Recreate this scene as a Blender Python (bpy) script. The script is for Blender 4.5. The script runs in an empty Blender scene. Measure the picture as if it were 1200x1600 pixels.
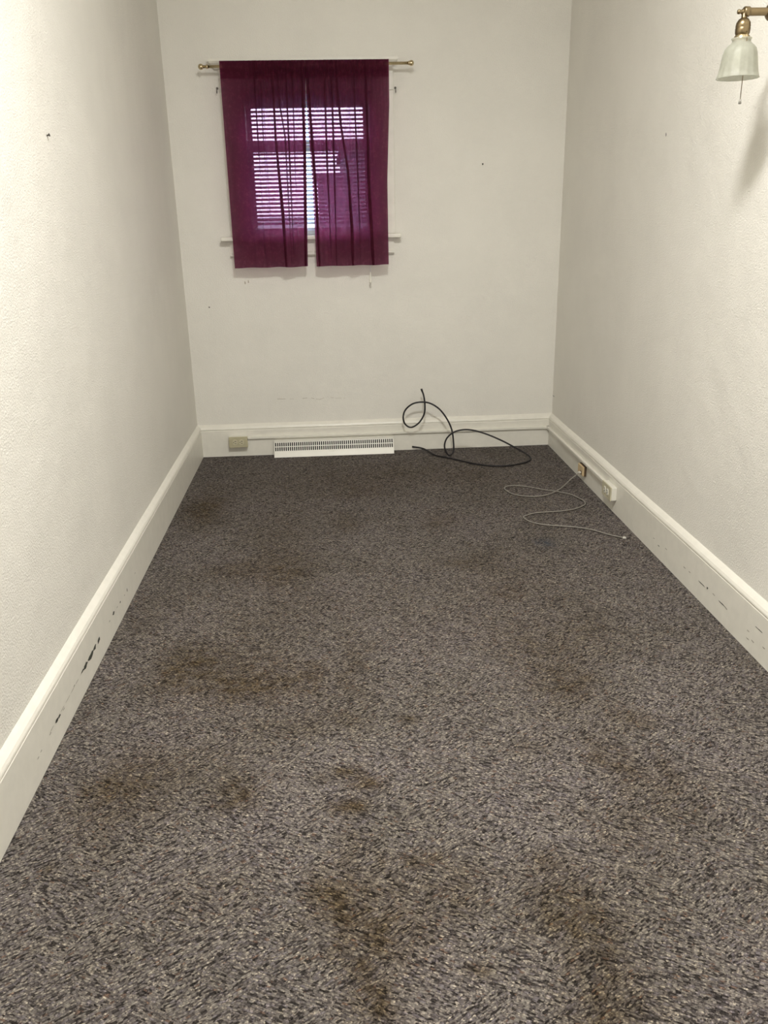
import bpy, bmesh, math, random
from mathutils import Vector, Matrix, noise

S = bpy.context.scene
C = S.collection
PI = math.pi

# ------------------------------------------------------------------ camera, world, light, exposure
cam_d = bpy.data.cameras.new('camera')
cam = bpy.data.objects.new('camera', cam_d)
C.objects.link(cam)
S.camera = cam
cam_d.sensor_fit = 'VERTICAL'
cam_d.sensor_height = 32.0
cam_d.lens = 1309.16 / 1600 * 32.0
cam_d.clip_start = 0.02
_r = Vector((0.99763259, -0.06588754, -0.01969892))
_u = Vector((0.04064071, 0.33379037, 0.94177084))
_f = Vector((0.05547565, 0.94034186, -0.33567786))
M = Matrix(((_r.x, _u.x, -_f.x, 0.83348), (_r.y, _u.y, -_f.y, -5.07613), (_r.z, _u.z, -_f.z, 1.39740), (0, 0, 0, 1)))
cam.matrix_world = M

SKY = (0.86, 0.93, 1.0)
SKY_STRENGTH = 12.0
LAMP_STRENGTH = 216.0
LAMP_COLOUR = (1.0, 0.985, 0.95)
LAMP_POS = (1.08, -3.50, 3.06)         # on the ceiling
FILL_POWER = 1.9                      # unseen fill light added behind the camera to brighten the back wall

fill_d = bpy.data.lights.new('added_fill_light', 'AREA')
fill_d.shape = 'RECTANGLE'
fill_d.size, fill_d.size_y = 0.8, 1.9
fill_d.energy = FILL_POWER
fill_d.color = (1.0, 0.985, 0.95)
fill_d.spread = math.radians(45)
fill = bpy.data.objects.new('added_fill_light', fill_d)
C.objects.link(fill)
fill.location = (1.12, -6.15, 1.25)
fill.rotation_euler = (PI / 2, 0, 0)

W = bpy.data.worlds.new('world')
S.world = W
W.use_nodes = True
bg = W.node_tree.nodes['Background']
bg.inputs['Color'].default_value = (*SKY, 1)
bg.inputs['Strength'].default_value = SKY_STRENGTH

S.view_settings.view_transform = 'Standard'
S.view_settings.look = 'None'
S.view_settings.exposure = 0.04
S.view_settings.gamma = 1.0
S.view_settings.use_curve_mapping = False

# ------------------------------------------------------------------ helpers
def new_mat(name):
    m = bpy.data.materials.new(name)
    m.use_nodes = True
    nt = m.node_tree
    return m, nt, nt.nodes['Principled BSDF']

def N(nt, kind, **kw):
    n = nt.nodes.new(kind)
    for k, v in kw.items():
        setattr(n, k, v)
    return n

def L(nt, a, b):
    nt.links.new(a, b)

def ramp(nt, fac, stops, interp='LINEAR'):
    r = N(nt, 'ShaderNodeValToRGB')
    r.color_ramp.interpolation = interp
    els = r.color_ramp.elements
    while len(els) < len(stops):
        els.new(0.5)
    for e, (p, c) in zip(els, stops):
        e.position = p
        e.color = (*c, 1) if len(c) == 3 else c
    L(nt, fac, r.inputs['Fac'])
    return r.outputs['Color']

def math_n(nt, op, a, b=None, clamp=False):
    n = N(nt, 'ShaderNodeMath', operation=op, use_clamp=clamp)
    for i, v in enumerate((a, b)):
        if v is None:
            continue
        if isinstance(v, (int, float)):
            n.inputs[i].default_value = v
        else:
            L(nt, v, n.inputs[i])
    return n.outputs[0]

def mixc(nt, fac, a, b, mode='MIX'):
    n = N(nt, 'ShaderNodeMix', data_type='RGBA', blend_type=mode)
    for sock, v in ((n.inputs[0], fac), (n.inputs[6], a), (n.inputs[7], b)):
        if isinstance(v, (int, float)):
            sock.default_value = v
        elif isinstance(v, tuple):
            sock.default_value = (*v, 1)
        else:
            L(nt, v, sock)
    return n.outputs[2]

def noise_n(nt, vec, scale, detail=2.0, rough=0.5):
    n = N(nt, 'ShaderNodeTexNoise')
    n.inputs['Scale'].default_value = scale
    n.inputs['Detail'].default_value = detail
    n.inputs['Roughness'].default_value = rough
    if vec is not None:
        L(nt, vec, n.inputs['Vector'])
    return n

def simple(name, col, rough=0.5, metal=0.0, bump=0.0, bscale=200.0, var=0.06):
    m, nt, p = new_mat(name)
    co = N(nt, 'ShaderNodeTexCoord').outputs['Object']
    nz = noise_n(nt, co, 25.0, 3.0).outputs['Fac']
    lo = tuple(c * (1 - var) for c in col)
    hi = tuple(min(1, c * (1 + var)) for c in col)
    L(nt, ramp(nt, nz, [(0.3, lo), (0.7, hi)]), p.inputs['Base Color'])
    p.inputs['Roughness'].default_value = rough
    p.inputs['Metallic'].default_value = metal
    if bump:
        b = N(nt, 'ShaderNodeBump')
        b.inputs['Strength'].default_value = bump
        b.inputs['Distance'].default_value = 0.002
        L(nt, noise_n(nt, co, bscale, 2.0).outputs['Fac'], b.inputs['Height'])
        L(nt, b.outputs['Normal'], p.inputs['Normal'])
    return m

def add_box(bm, x0, x1, y0, y1, z0, z1, bev=0.0, seg=2, mi=0):
    t = bmesh.new()
    bmesh.ops.create_cube(t, size=1.0)
    for v in t.verts:
        v.co = Vector(((x0 + x1) / 2 + v.co.x * (x1 - x0), (y0 + y1) / 2 + v.co.y * (y1 - y0), (z0 + z1) / 2 + v.co.z * (z1 - z0)))
    if bev > 0:
        bmesh.ops.bevel(t, geom=list(t.edges), offset=bev, segments=seg, profile=0.5, affect='EDGES')
    merge(bm, t, mi)

def merge(bm, t, mi=0, smooth=False):
    mp = {v: bm.verts.new(v.co) for v in t.verts}
    for f in t.faces:
        try:
            g = bm.faces.new([mp[v] for v in f.verts])
            g.material_index = mi
            g.smooth = smooth
        except ValueError:
            pass
    t.free()

def catmull(pts, sub):
    out = []
    n = len(pts)
    for i in range(n - 1):
        p0 = pts[max(0, i - 1)]; p1 = pts[i]; p2 = pts[i + 1]; p3 = pts[min(n - 1, i + 2)]
        for k in range(sub):
            t = k / sub
            out.append(0.5 * ((2 * p1) + (-p0 + p2) * t + (2 * p0 - 5 * p1 + 4 * p2 - p3) * t * t + (-p0 + 3 * p1 - 3 * p2 + p3) * t ** 3))
    out.append(pts[-1])
    return out

def add_tube(bm, pts, r, n=10, sub=0, mi=0, caps=True):
    pts = [Vector(p) for p in pts]
    if sub:
        pts = catmull(pts, sub)
    rings = []
    up = None
    for i, p in enumerate(pts):
        a = pts[max(0, i - 1)]; b = pts[min(len(pts) - 1, i + 1)]
        t = (b - a).normalized()
        if up is None:
            up = Vector((0, 0, 1)) if abs(t.z) < 0.9 else Vector((1, 0, 0))
        up = (up - t * up.dot(t)).normalized()
        side = t.cross(up)
        rr = r(i / (len(pts) - 1)) if callable(r) else r
        rings.append([bm.verts.new(p + (up * math.cos(2 * PI * k / n) + side * math.sin(2 * PI * k / n)) * rr) for k in range(n)])
    for A, B in zip(rings, rings[1:]):
        for k in range(n):
            f = bm.faces.new((A[k], A[(k + 1) % n], B[(k + 1) % n], B[k]))
            f.smooth = True
            f.material_index = mi
    if caps:
        for R in (rings[0][::-1], rings[-1]):
            f = bm.faces.new(R)
            f.material_index = mi

def add_lathe(bm, prof, c, n=32, axis='Z', mi=0, wave=None):
    """prof: (radius, height) pairs turned about an axis through c"""
    c = Vector(c)
    rings = []
    for r, h in prof:
        ring = []
        for k in range(n):
            a = 2 * PI * k / n
            rr = r + (wave(a, h) if wave else 0)
            if axis == 'Z':
                v = Vector((rr * math.cos(a), rr * math.sin(a), h))
            elif axis == 'X':
                v = Vector((h, rr * math.cos(a), rr * math.sin(a)))
            else:
                v = Vector((rr * math.cos(a), h, rr * math.sin(a)))
            ring.append(bm.verts.new(c + v))
        rings.append(ring)
    for A, B in zip(rings, rings[1:]):
        for k in range(n):
            f = bm.faces.new((A[k], A[(k + 1) % n], B[(k + 1) % n], B[k]))
            f.smooth = True
            f.material_index = mi
    for R, (r, h) in ((rings[0][::-1], prof[0]), (rings[-1], prof[-1])):
        if r > 1e-6 and r < 0.003:
            f = bm.faces.new(R)
            f.material_index = mi

def sphere_prof(r, n=10, lo=-1.0, hi=1.0):
    out = []
    for i in range(n + 1):
        a = -PI / 2 + PI * i / n
        s = math.sin(a)
        if lo - 1e-6 <= s <= hi + 1e-6:
            out.append((max(0.0008, r * math.cos(a)), r * s))
    return out

def add_prism(bm, prof, axis, a, b, mi=0, cap=True, cuts=1, wob=None):
    """extrude a closed 2D outline along an axis from a to b; prof gives the other two coordinates"""
    rings = []
    for k in range(cuts + 1):
        t = a + (b - a) * k / cuts
        ring = []
        for (p, q) in prof:
            if axis == 'X':
                co = (t, p, q)
            elif axis == 'Y':
                co = (p, t, q)
            else:
                co = (p, q, t)
            co = Vector(co)
            if wob:
                co += wob(co)
            ring.append(bm.verts.new(co))
        rings.append(ring)
    n = len(prof)
    for A, B in zip(rings, rings[1:]):
        for k in range(n):
            f = bm.faces.new((A[k], A[(k + 1) % n], B[(k + 1) % n], B[k]))
            f.material_index = mi
    if cap:
        for R in (rings[0][::-1], rings[-1]):
            bm.faces.new(R).material_index = mi

def add_blob(bm, c, u, v, ru, rv, seed, n=11, mi=1):
    """an irregular flake lying flat on a surface"""
    rnd = random.Random(seed)
    c = Vector(c); u = Vector(u); v = Vector(v)
    vs = []
    for k in range(n):
        a = 2 * PI * k / n
        s = rnd.uniform(0.55, 1.15)
        vs.append(bm.verts.new(c + u * (ru * s * math.cos(a)) + v * (rv * s * math.sin(a))))
    f = bm.faces.new(vs)
    f.material_index = mi

def obj(name, bm, mats, parent=None, fix=True):
    if fix:
        bmesh.ops.recalc_face_normals(bm, faces=bm.faces)
    if parent is not None:
        bm.transform(Matrix.Translation(-Vector(ROOT[parent.name])))
    me = bpy.data.meshes.new(name)
    bm.to_mesh(me)
    bm.free()
    for m in (mats if isinstance(mats, (list, tuple)) else [mats]):
        me.materials.append(m)
    o = bpy.data.objects.new(name, me)
    C.objects.link(o)
    if parent is not None:
        o.parent = parent
        ROOT[o.name] = ROOT[parent.name]
    return o

ROOT = {}

def tag(o, label, cat, group=None, kind=None):
    o['label'] = label
    o['category'] = cat
    if group:
        o['group'] = group
    if kind:
        o['kind'] = kind
    return o

def thing(name, loc, label, cat, group=None, kind=None):
    o = bpy.data.objects.new(name, None)
    o.empty_display_size = 0.05
    C.objects.link(o)
    o.location = loc
    ROOT[o.name] = loc
    return tag(o, label, cat, group, kind)

def struct(name, bm, mats, label, cat, fix=True):
    return tag(obj(name, bm, mats, fix=fix), label, cat, kind='structure')

# ------------------------------------------------------------------ materials
def wall_material(name, col):
    m, nt, p = new_mat(name)
    co = N(nt, 'ShaderNodeTexCoord').outputs['Object']
    big = noise_n(nt, co, 2.2, 4.0, 0.6).outputs['Fac']
    lo = tuple(c * 0.95 for c in col)
    L(nt, ramp(nt, big, [(0.35, lo), (0.65, col)]), p.inputs['Base Color'])
    p.inputs['Roughness'].default_value = 0.62
    p.inputs['Specular IOR Level'].default_value = 0.3
    f1 = noise_n(nt, co, 170.0, 3.0, 0.55).outputs['Fac']
    f2 = noise_n(nt, co, 9.0, 3.0, 0.5).outputs['Fac']
    f1 = ramp(nt, f1, [(0.35, (0, 0, 0)), (0.75, (1, 1, 1))])
    b1 = N(nt, 'ShaderNodeBump')
    b1.inputs['Strength'].default_value = 0.55
    b1.inputs['Distance'].default_value = 0.0022
    L(nt, f1, b1.inputs['Height'])
    b2 = N(nt, 'ShaderNodeBump')
    b2.inputs['Strength'].default_value = 0.35
    b2.inputs['Distance'].default_value = 0.012
    L(nt, f2, b2.inputs['Height'])
    L(nt, b1.outputs['Normal'], b2.inputs['Normal'])
    L(nt, b2.outputs['Normal'], p.inputs['Normal'])
    return m

m_wall = wall_material('cream_textured_plaster', (0.82, 0.795, 0.730))
m_ceil = simple('ceiling_paint', (0.80, 0.78, 0.72), 0.8)
m_trim = simple('cream_gloss_paint', (0.79, 0.765, 0.685), 0.38, bump=0.12, bscale=60, var=0.03)
m_mark = simple('dark_mark', (0.06, 0.055, 0.045), 0.9)
m_faint = simple('hairline_crack', (0.42, 0.37, 0.29), 0.9)
m_chip = simple('bared_dark_paint', (0.055, 0.058, 0.045), 0.7)
m_scuff = simple('grey_scuff', (0.36, 0.34, 0.28), 0.7)
m_ivory = simple('ivory_plastic', (0.50, 0.46, 0.31), 0.35)
m_ivory_l = simple('pale_ivory_plastic', (0.60, 0.56, 0.41), 0.35)
m_black = simple('black_slot', (0.015, 0.014, 0.012), 0.6)
m_white = simple('white_enamel', (0.80, 0.78, 0.70), 0.35, var=0.02)
m_brass = simple('antique_brass', (0.23, 0.175, 0.10), 0.36, 1.0)
m_brass_p = simple('polished_brass', (0.60, 0.50, 0.32), 0.27, 1.0)
m_steel = simple('grey_metal', (0.22, 0.21, 0.19), 0.4, 0.8)
m_coax = simple('black_rubber_cable', (0.008, 0.006, 0.008), 0.55)
m_cord = simple('grey_phone_cord', (0.25, 0.232, 0.20), 0.45)
m_tan = simple('tan_plastic', (0.64, 0.49, 0.29), 0.45)
m_brown = simple('brown_plastic', (0.09, 0.055, 0.03), 0.5)
m_clear = simple('pale_clear_plastic', (0.75, 0.73, 0.66), 0.2)
m_slat = simple('white_blind_slat', (0.86, 0.88, 0.90), 0.4, var=0.02)
_nt = m_slat.node_tree
_tr = N(_nt, 'ShaderNodeBsdfTranslucent'); _tr.inputs['Color'].default_value = (0.72, 0.80, 0.95, 1)
_mx = N(_nt, 'ShaderNodeMixShader'); _mx.inputs[0].default_value = 0.45
L(_nt, _nt.nodes['Principled BSDF'].outputs[0], _mx.inputs[1]); L(_nt, _tr.outputs[0], _mx.inputs[2])
L(_nt, _mx.outputs[0], _nt.nodes['Material Output'].inputs['Surface'])
m_slot_shade = simple('painted_slot_shade', (0.02, 0.019, 0.017), 0.9)
m_bulb = simple('white_bulb_glass', (0.72, 0.70, 0.64), 0.3)
m_siding = simple('dark_house_siding', (0.06, 0.06, 0.075), 0.8)
m_roof = simple('dark_roof_shingles', (0.04, 0.04, 0.05), 0.9)

def carpet_material():
    m, nt, p = new_mat('flecked_grey_carpet')
    co = N(nt, 'ShaderNodeTexCoord').outputs['Object']
    # yarn direction changes in patches
    patch = N(nt, 'ShaderNodeTexVoronoi', feature='F1')
    patch.inputs['Scale'].default_value = 16.0
    L(nt, co, patch.inputs['Vector'])
    sel = math_n(nt, 'GREATER_THAN', N_sep(nt, patch.outputs['Color']), 0.5)
    def dashes(ang):
        mp = N(nt, 'ShaderNodeMapping')
        mp.inputs['Rotation'].default_value = (0, 0, ang)
        L(nt, co, mp.inputs['Vector'])
        mp2 = N(nt, 'ShaderNodeMapping')
        mp2.inputs['Scale'].default_value = (98, 250, 1)
        L(nt, mp.outputs['Vector'], mp2.inputs['Vector'])
        v = N(nt, 'ShaderNodeTexVoronoi', feature='F1')
        v.inputs['Scale'].default_value = 1.0
        v.inputs['Randomness'].default_value = 0.6
        L(nt, mp2.outputs['Vector'], v.inputs['Vector'])
        return v
    va = dashes(math.radians(28)); vb = dashes(math.radians(-32))
    mcol = mixc(nt, sel, va.outputs['Color'], vb.outputs['Color'])
    dist = N(nt, 'ShaderNodeMix', data_type='FLOAT')
    L(nt, sel, dist.inputs[0]); L(nt, va.outputs['Distance'], dist.inputs[2]); L(nt, vb.outputs['Distance'], dist.inputs[3])
    rnd = N_sep(nt, mcol)
    rnd2 = N_sep(nt, mcol, 1)
    cols = ramp(nt, rnd, [(0.0, (0.042, 0.038, 0.035)), (0.12, (0.088, 0.080, 0.076)), (0.24, (0.155, 0.143, 0.137)), (0.42, (0.195, 0.182, 0.166)),
                          (0.62, (0.228, 0.213, 0.191)), (0.80, (0.178, 0.165, 0.171)), (0.90, (0.285, 0.266, 0.232)), (0.975, (0.155, 0.112, 0.090))], 'CONSTANT')
    # finer speckle of the cut pile: mostly even, some pale tips, some dark pits
    fl = N(nt, 'ShaderNodeTexVoronoi', feature='F1')
    fl.inputs['Scale'].default_value = 320.0
    L(nt, co, fl.inputs['Vector'])
    spk = ramp(nt, N_sep(nt, fl.outputs['Color']), [(0.0, (0.30, 0.29, 0.30)), (0.16, (0.78, 0.77, 0.77)), (0.5, (1.0, 1.0, 0.98)), (0.84, (1.1, 1.1, 1.07)), (0.90, (1.75, 1.72, 1.6)), (1.0, (2.1, 2.05, 1.85))])
    c = mixc(nt, 1.0, cols, spk, 'MULTIPLY')
    # gaps between yarn dashes
    c = mixc(nt, 1.0, c, (0.90, 0.895, 0.885), 'MULTIPLY')
    edge = ramp(nt, dist.outputs[0], [(0.30, (1, 1, 1)), (0.66, (0.55, 0.53, 0.53))])
    c = mixc(nt, 1.0, c, edge, 'MULTIPLY')
    big = noise_n(nt, co, 2.6, 5.0, 0.65).outputs['Fac']
    c = mixc(nt, 1.0, c, ramp(nt, big, [(0.3, (0.86, 0.83, 0.80)), (0.5, (1.0, 0.97, 0.98)), (0.7, (1.08, 1.04, 1.09))]), 'MULTIPLY')
    # soiled patches
    at = N(nt, 'ShaderNodeAttribute', attribute_name='stain')
    brk = noise_n(nt, co, 22.0, 5.0, 0.7).outputs['Fac']
    brk = ramp(nt, brk, [(0.28, (0.2, 0.2, 0.2)), (0.62, (1.5, 1.5, 1.5))])
    st = math_n(nt, 'MULTIPLY', at.outputs['Fac'], N_sep(nt, brk), True)
    c = mixc(nt, math_n(nt, 'MULTIPLY', st, 0.92), c, mixc(nt, 1.0, c, (0.50, 0.41, 0.26), 'MULTIPLY'))
    ab = N(nt, 'ShaderNodeAttribute', attribute_name='blue_stain')
    c = mixc(nt, math_n(nt, 'MULTIPLY', ab.outputs['Fac'], 0.8), c, (0.035, 0.045, 0.065))
    L(nt, c, p.inputs['Base Color'])
    p.inputs['Roughness'].default_value = 0.95
    p.inputs['Specular IOR Level'].default_value = 0.1
    h = math_n(nt, 'SUBTRACT', rnd2, dist.outputs[0])
    b = N(nt, 'ShaderNodeBump')
    b.inputs['Strength'].default_value = 0.6
    b.inputs['Distance'].default_value = 0.004
    L(nt, h, b.inputs['Height'])
    L(nt, b.outputs['Normal'], p.inputs['Normal'])
    return m

def N_sep(nt, col, ch=0):
    s = N(nt, 'ShaderNodeSeparateColor')
    L(nt, col, s.inputs[0])
    return s.outputs[ch]

m_carpet = carpet_material()

def curtain_material():
    m, nt, p = new_mat('burgundy_cotton')
    out = nt.nodes['Material Output']
    co = N(nt, 'ShaderNodeTexCoord').outputs['Object']
    n1 = noise_n(nt, co, 48.0, 5.0, 0.75).outputs['Fac']
    n2 = noise_n(nt, co, 14.0, 2.0, 0.6).outputs['Fac']
    col = ramp(nt, n1, [(0.3, (0.032, 0.0040, 0.009)), (0.52, (0.060, 0.0070, 0.018)), (0.72, (0.145, 0.027, 0.052))])
    col = mixc(nt, 0.6, col, ramp(nt, n2, [(0.3, (0.85, 0.8, 0.85)), (0.7, (1.15, 1.1, 1.1))]), 'MULTIPLY')
    L(nt, col, p.inputs['Base Color'])
    p.inputs['Roughness'].default_value = 0.9
    p.inputs['Specular IOR Level'].default_value = 0.15
    p.inputs['Sheen Weight'].default_value = 0.03
    p.inputs['Sheen Tint'].default_value = (0.8, 0.3, 0.5, 1)
    tr = N(nt, 'ShaderNodeBsdfTranslucent')
    tr.inputs['Color'].default_value = (0.27, 0.030, 0.115, 1)
    mix1 = N(nt, 'ShaderNodeMixShader')
    mix1.inputs[0].default_value = 0.35
    L(nt, p.outputs[0], mix1.inputs[1]); L(nt, tr.outputs[0], mix1.inputs[2])
    tp = N(nt, 'ShaderNodeBsdfTransparent')
    tp.inputs['Color'].default_value = (0.95, 0.68, 0.93, 1)
    mix2 = N(nt, 'ShaderNodeMixShader')
    w = ramp(nt, n1, [(0.3, (0.09,) * 3), (0.7, (0.18,) * 3)])
    L(nt, w, mix2.inputs[0])
    L(nt, mix1.outputs[0], mix2.inputs[1]); L(nt, tp.outputs[0], mix2.inputs[2])
    L(nt, mix2.outputs[0], out.inputs['Surface'])
    return m

m_curtain = curtain_material()

def pane_material():
    m, nt, p = new_mat('window_glass')
    out = nt.nodes['Material Output']
    fr = N(nt, 'ShaderNodeFresnel')
    tp = N(nt, 'ShaderNodeBsdfTransparent')
    tp.inputs['Color'].default_value = (0.93, 0.96, 0.97, 1)
    gl = N(nt, 'ShaderNodeBsdfGlossy')
    gl.inputs['Roughness'].default_value = 0.02
    mx = N(nt, 'ShaderNodeMixShader')
    L(nt, fr.outputs[0], mx.inputs[0]); L(nt, tp.outputs[0], mx.inputs[1]); L(nt, gl.outputs[0], mx.inputs[2])
    L(nt, mx.outputs[0], out.inputs['Surface'])
    return m

m_pane = pane_material()

def shade_material():
    m, nt, p = new_mat('frosted_glass')
    out = nt.nodes['Material Output']
    co = N(nt, 'ShaderNodeTexCoord').outputs['Object']
    n1 = noise_n(nt, co, 60.0, 3.0, 0.6).outputs['Fac']
    L(nt, ramp(nt, n1, [(0.3, (0.50, 0.50, 0.44)), (0.7, (0.64, 0.64, 0.58))]), p.inputs['Base Color'])
    p.inputs['Roughness'].default_value = 0.42
    tr = N(nt, 'ShaderNodeBsdfTranslucent')
    tr.inputs['Color'].default_value = (0.66, 0.66, 0.60, 1)
    mix1 = N(nt, 'ShaderNodeMixShader')
    mix1.inputs[0].default_value = 0.5
    L(nt, p.outputs[0], mix1.inputs[1]); L(nt, tr.outputs[0], mix1.inputs[2])
    tp = N(nt, 'ShaderNodeBsdfTransparent')
    tp.inputs['Color'].default_value = (0.92, 0.93, 0.88, 1)
    mix2 = N(nt, 'ShaderNodeMixShader')
    mix2.inputs[0].default_value = 0.42
    L(nt, mix1.outputs[0], mix2.inputs[1]); L(nt, tp.outputs[0], mix2.inputs[2])
    L(nt, mix2.outputs[0], out.inputs['Surface'])
    return m

m_shade = shade_material()

def lamp_material():
    m, nt, p = new_mat('lit_opal_glass')
    p.inputs['Base Color'].default_value = (0.8, 0.8, 0.78, 1)
    p.inputs['Emission Color'].default_value = (*LAMP_COLOUR, 1)
    p.inputs['Emission Strength'].default_value = LAMP_STRENGTH
    return m

# ------------------------------------------------------------------ room shell
RW = 2.2          # room width
YF = -6.2         # front wall behind the camera
H = 3.06          # ceiling height
TB = 0.022        # baseboard thickness
HB = 0.195        # baseboard height

STAINS = [(0.95, -0.82, 0.137, 0.132, 0.35), (0.815, -0.571, 0.396, 0.243, 0.25), (0.161, -1.003, 0.086, 0.221, 0.8), (1.178, -0.545, 0.217, 0.172, 0.25), (1.59, -0.599, 0.161, 0.194, 0.35), (0.871, -1.277, 0.056, 0.125, 0.4), (0.568, -1.371, 0.166, 0.43, 0.25), (0.562, -1.79, 0.136, 0.152, 0.5), (0.62, -1.896, 0.069, 0.091, 0.4), (0.363, -1.815, 0.103, 0.068, 0.5), (1.33, -1.332, 0.067, 0.105, 0.4), (1.347, -1.83, 0.108, 0.062, 0.4), (1.524, -2.028, 0.179, 0.279, 0.3), (1.474, -2.144, 0.062, 0.058, 0.35), (0.399, -2.623, 0.169, 0.189, 0.4), (0.315, -2.615, 0.074, 0.118, 0.6), (0.535, -2.744, 0.102, 0.069, 0.7), (0.592, -2.703, 0.247, 0.159, 0.35), (0.726, -2.716, 0.045, 0.099, 0.5), (0.865, -2.519, 0.026, 0.113, 0.4), (0.93, -2.526, 0.04, 0.036, 0.3), (0.862, -2.73, 0.029, 0.118, 0.4), (1.02, -2.973, 0.023, 0.02, 0.8), (0.72, -2.96, 0.131, 0.046, 0.35), (0.842, -2.972, 0.022, 0.046, 0.45), (0.239, -3.201, 0.093, 0.094, 0.75), (0.239, -3.337, 0.096, 0.096, 0.4), (0.428, -3.122, 0.158, 0.144, 0.3), (0.546, -3.267, 0.058, 0.056, 0.75), (0.836, -3.205, 0.038, 0.019, 0.95), (0.879, -3.254, 0.04, 0.023, 1.0), (0.837, -3.338, 0.045, 0.029, 0.95), (0.768, -3.228, 0.024, 0.019, 0.4), (0.836, -3.479, 0.039, 0.074, 0.4), (0.803, -3.652, 0.044, 0.089, 0.85), (0.843, -3.69, 0.081, 0.103, 0.45), (0.871, -3.791, 0.058, 0.108, 0.5), (0.862, -3.906, 0.034, 0.061, 0.9), (1.018, -3.537, 0.032, 0.018, 0.6), (1.044, -3.618, 0.099, 0.075, 0.45), (0.908, -3.537, 0.018, 0.024, 0.5), (0.966, -3.542, 0.022, 0.024, 0.5), (1.49, -2.849, 0.098, 0.183, 0.35), (1.545, -2.836, 0.059, 0.092, 0.4), (1.671, -3.025, 0.055, 0.051, 0.55), (1.548, -3.227, 0.051, 0.103, 0.55), (1.681, -3.267, 0.042, 0.053, 0.5), (1.665, -3.369, 0.096, 0.084, 0.4), (1.278, -3.6, 0.064, 0.048, 0.4), (1.304, -3.713, 0.074, 0.102, 0.55), (1.294, -3.795, 0.064, 0.078, 0.4), (1.324, -3.903, 0.073, 0.069, 0.45), (1.279, -3.967, 0.053, 0.038, 0.55), (1.082, -3.846, 0.027, 0.017, 0.75), (1.343, -3.135, 0.053, 0.058, 0.3), (0.141, -3.5, 0.018, 0.016, 0.6), (0.508, -3.59, 0.085, 0.076, 0.25), (1.49, -3.494, 0.106, 0.107, 0.3), (1.559, -2.59, 0.151, 0.175, 0.3), (1.417, -2.53, 0.132, 0.136, 0.2), (1.729, -2.467, 0.112, 0.143, 0.25), (1.195, -2.361, 0.185, 0.202, 0.15), (0.632, -2.196, 0.291, 0.221, 0.25), (0.107, -2.194, 0.097, 0.219, 0.2), (0.946, -3.749, 0.079, 0.081, 0.3)]
def build_floor():
    bm = bmesh.new()
    st = []
    nx, ny = 110, 310
    vs = []
    for j in range(ny + 1):
        row = []
        for i in range(nx + 1):
            x = RW * i / nx
            y = YF * j / ny
            z = 0.0022 * noise.noise(Vector((x * 3, y * 3, 0))) - 0.002
            row.append(bm.verts.new((x, y, z)))
            s = 0.0
            wx = x + 0.05 * noise.noise(Vector((x * 9, y * 9, 3.1))) + 0.02 * noise.noise(Vector((x * 30, y * 30, 3.1)))
            wy = y + 0.05 * noise.noise(Vector((x * 9, y * 9, 7.7))) + 0.02 * noise.noise(Vector((x * 30, y * 30, 8.1)))
            small = (x + (wx - x) * 0.25, y + (wy - y) * 0.25)
            for (cx, cy, rx, ry, k) in STAINS:
                px, py = (wx, wy) if max(rx, ry) > 0.05 else small
                d = ((px - cx) / rx) ** 2 + ((py - cy) / ry) ** 2
                if d < 4:
                    s = 1 - (1 - s) * (1 - k * math.exp(-d * 0.75))
            db = ((x - 1.75) / 0.05) ** 2 + ((y + 1.65) / 0.06) ** 2
            st.append((s, math.exp(-db * 1.2) * (0.6 + noise.noise(Vector((x * 40, y * 40, 0))))))
        vs.append(row)
    for j in range(ny):
        for i in range(nx):
            bm.faces.new((vs[j][i], vs[j + 1][i], vs[j + 1][i + 1], vs[j][i + 1])).smooth = True
    o = struct('floor', bm, m_carpet, 'grey flecked wall to wall carpet with brown stains', 'floor', fix=False)
    a = o.data.attributes.new('stain', 'FLOAT', 'POINT')
    b = o.data.attributes.new('blue_stain', 'FLOAT', 'POINT')
    for i, (s, t) in enumerate(st):
        a.data[i].value = s
        b.data[i].value = max(0.0, min(1.0, t))
    return o
build_floor()

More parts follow.
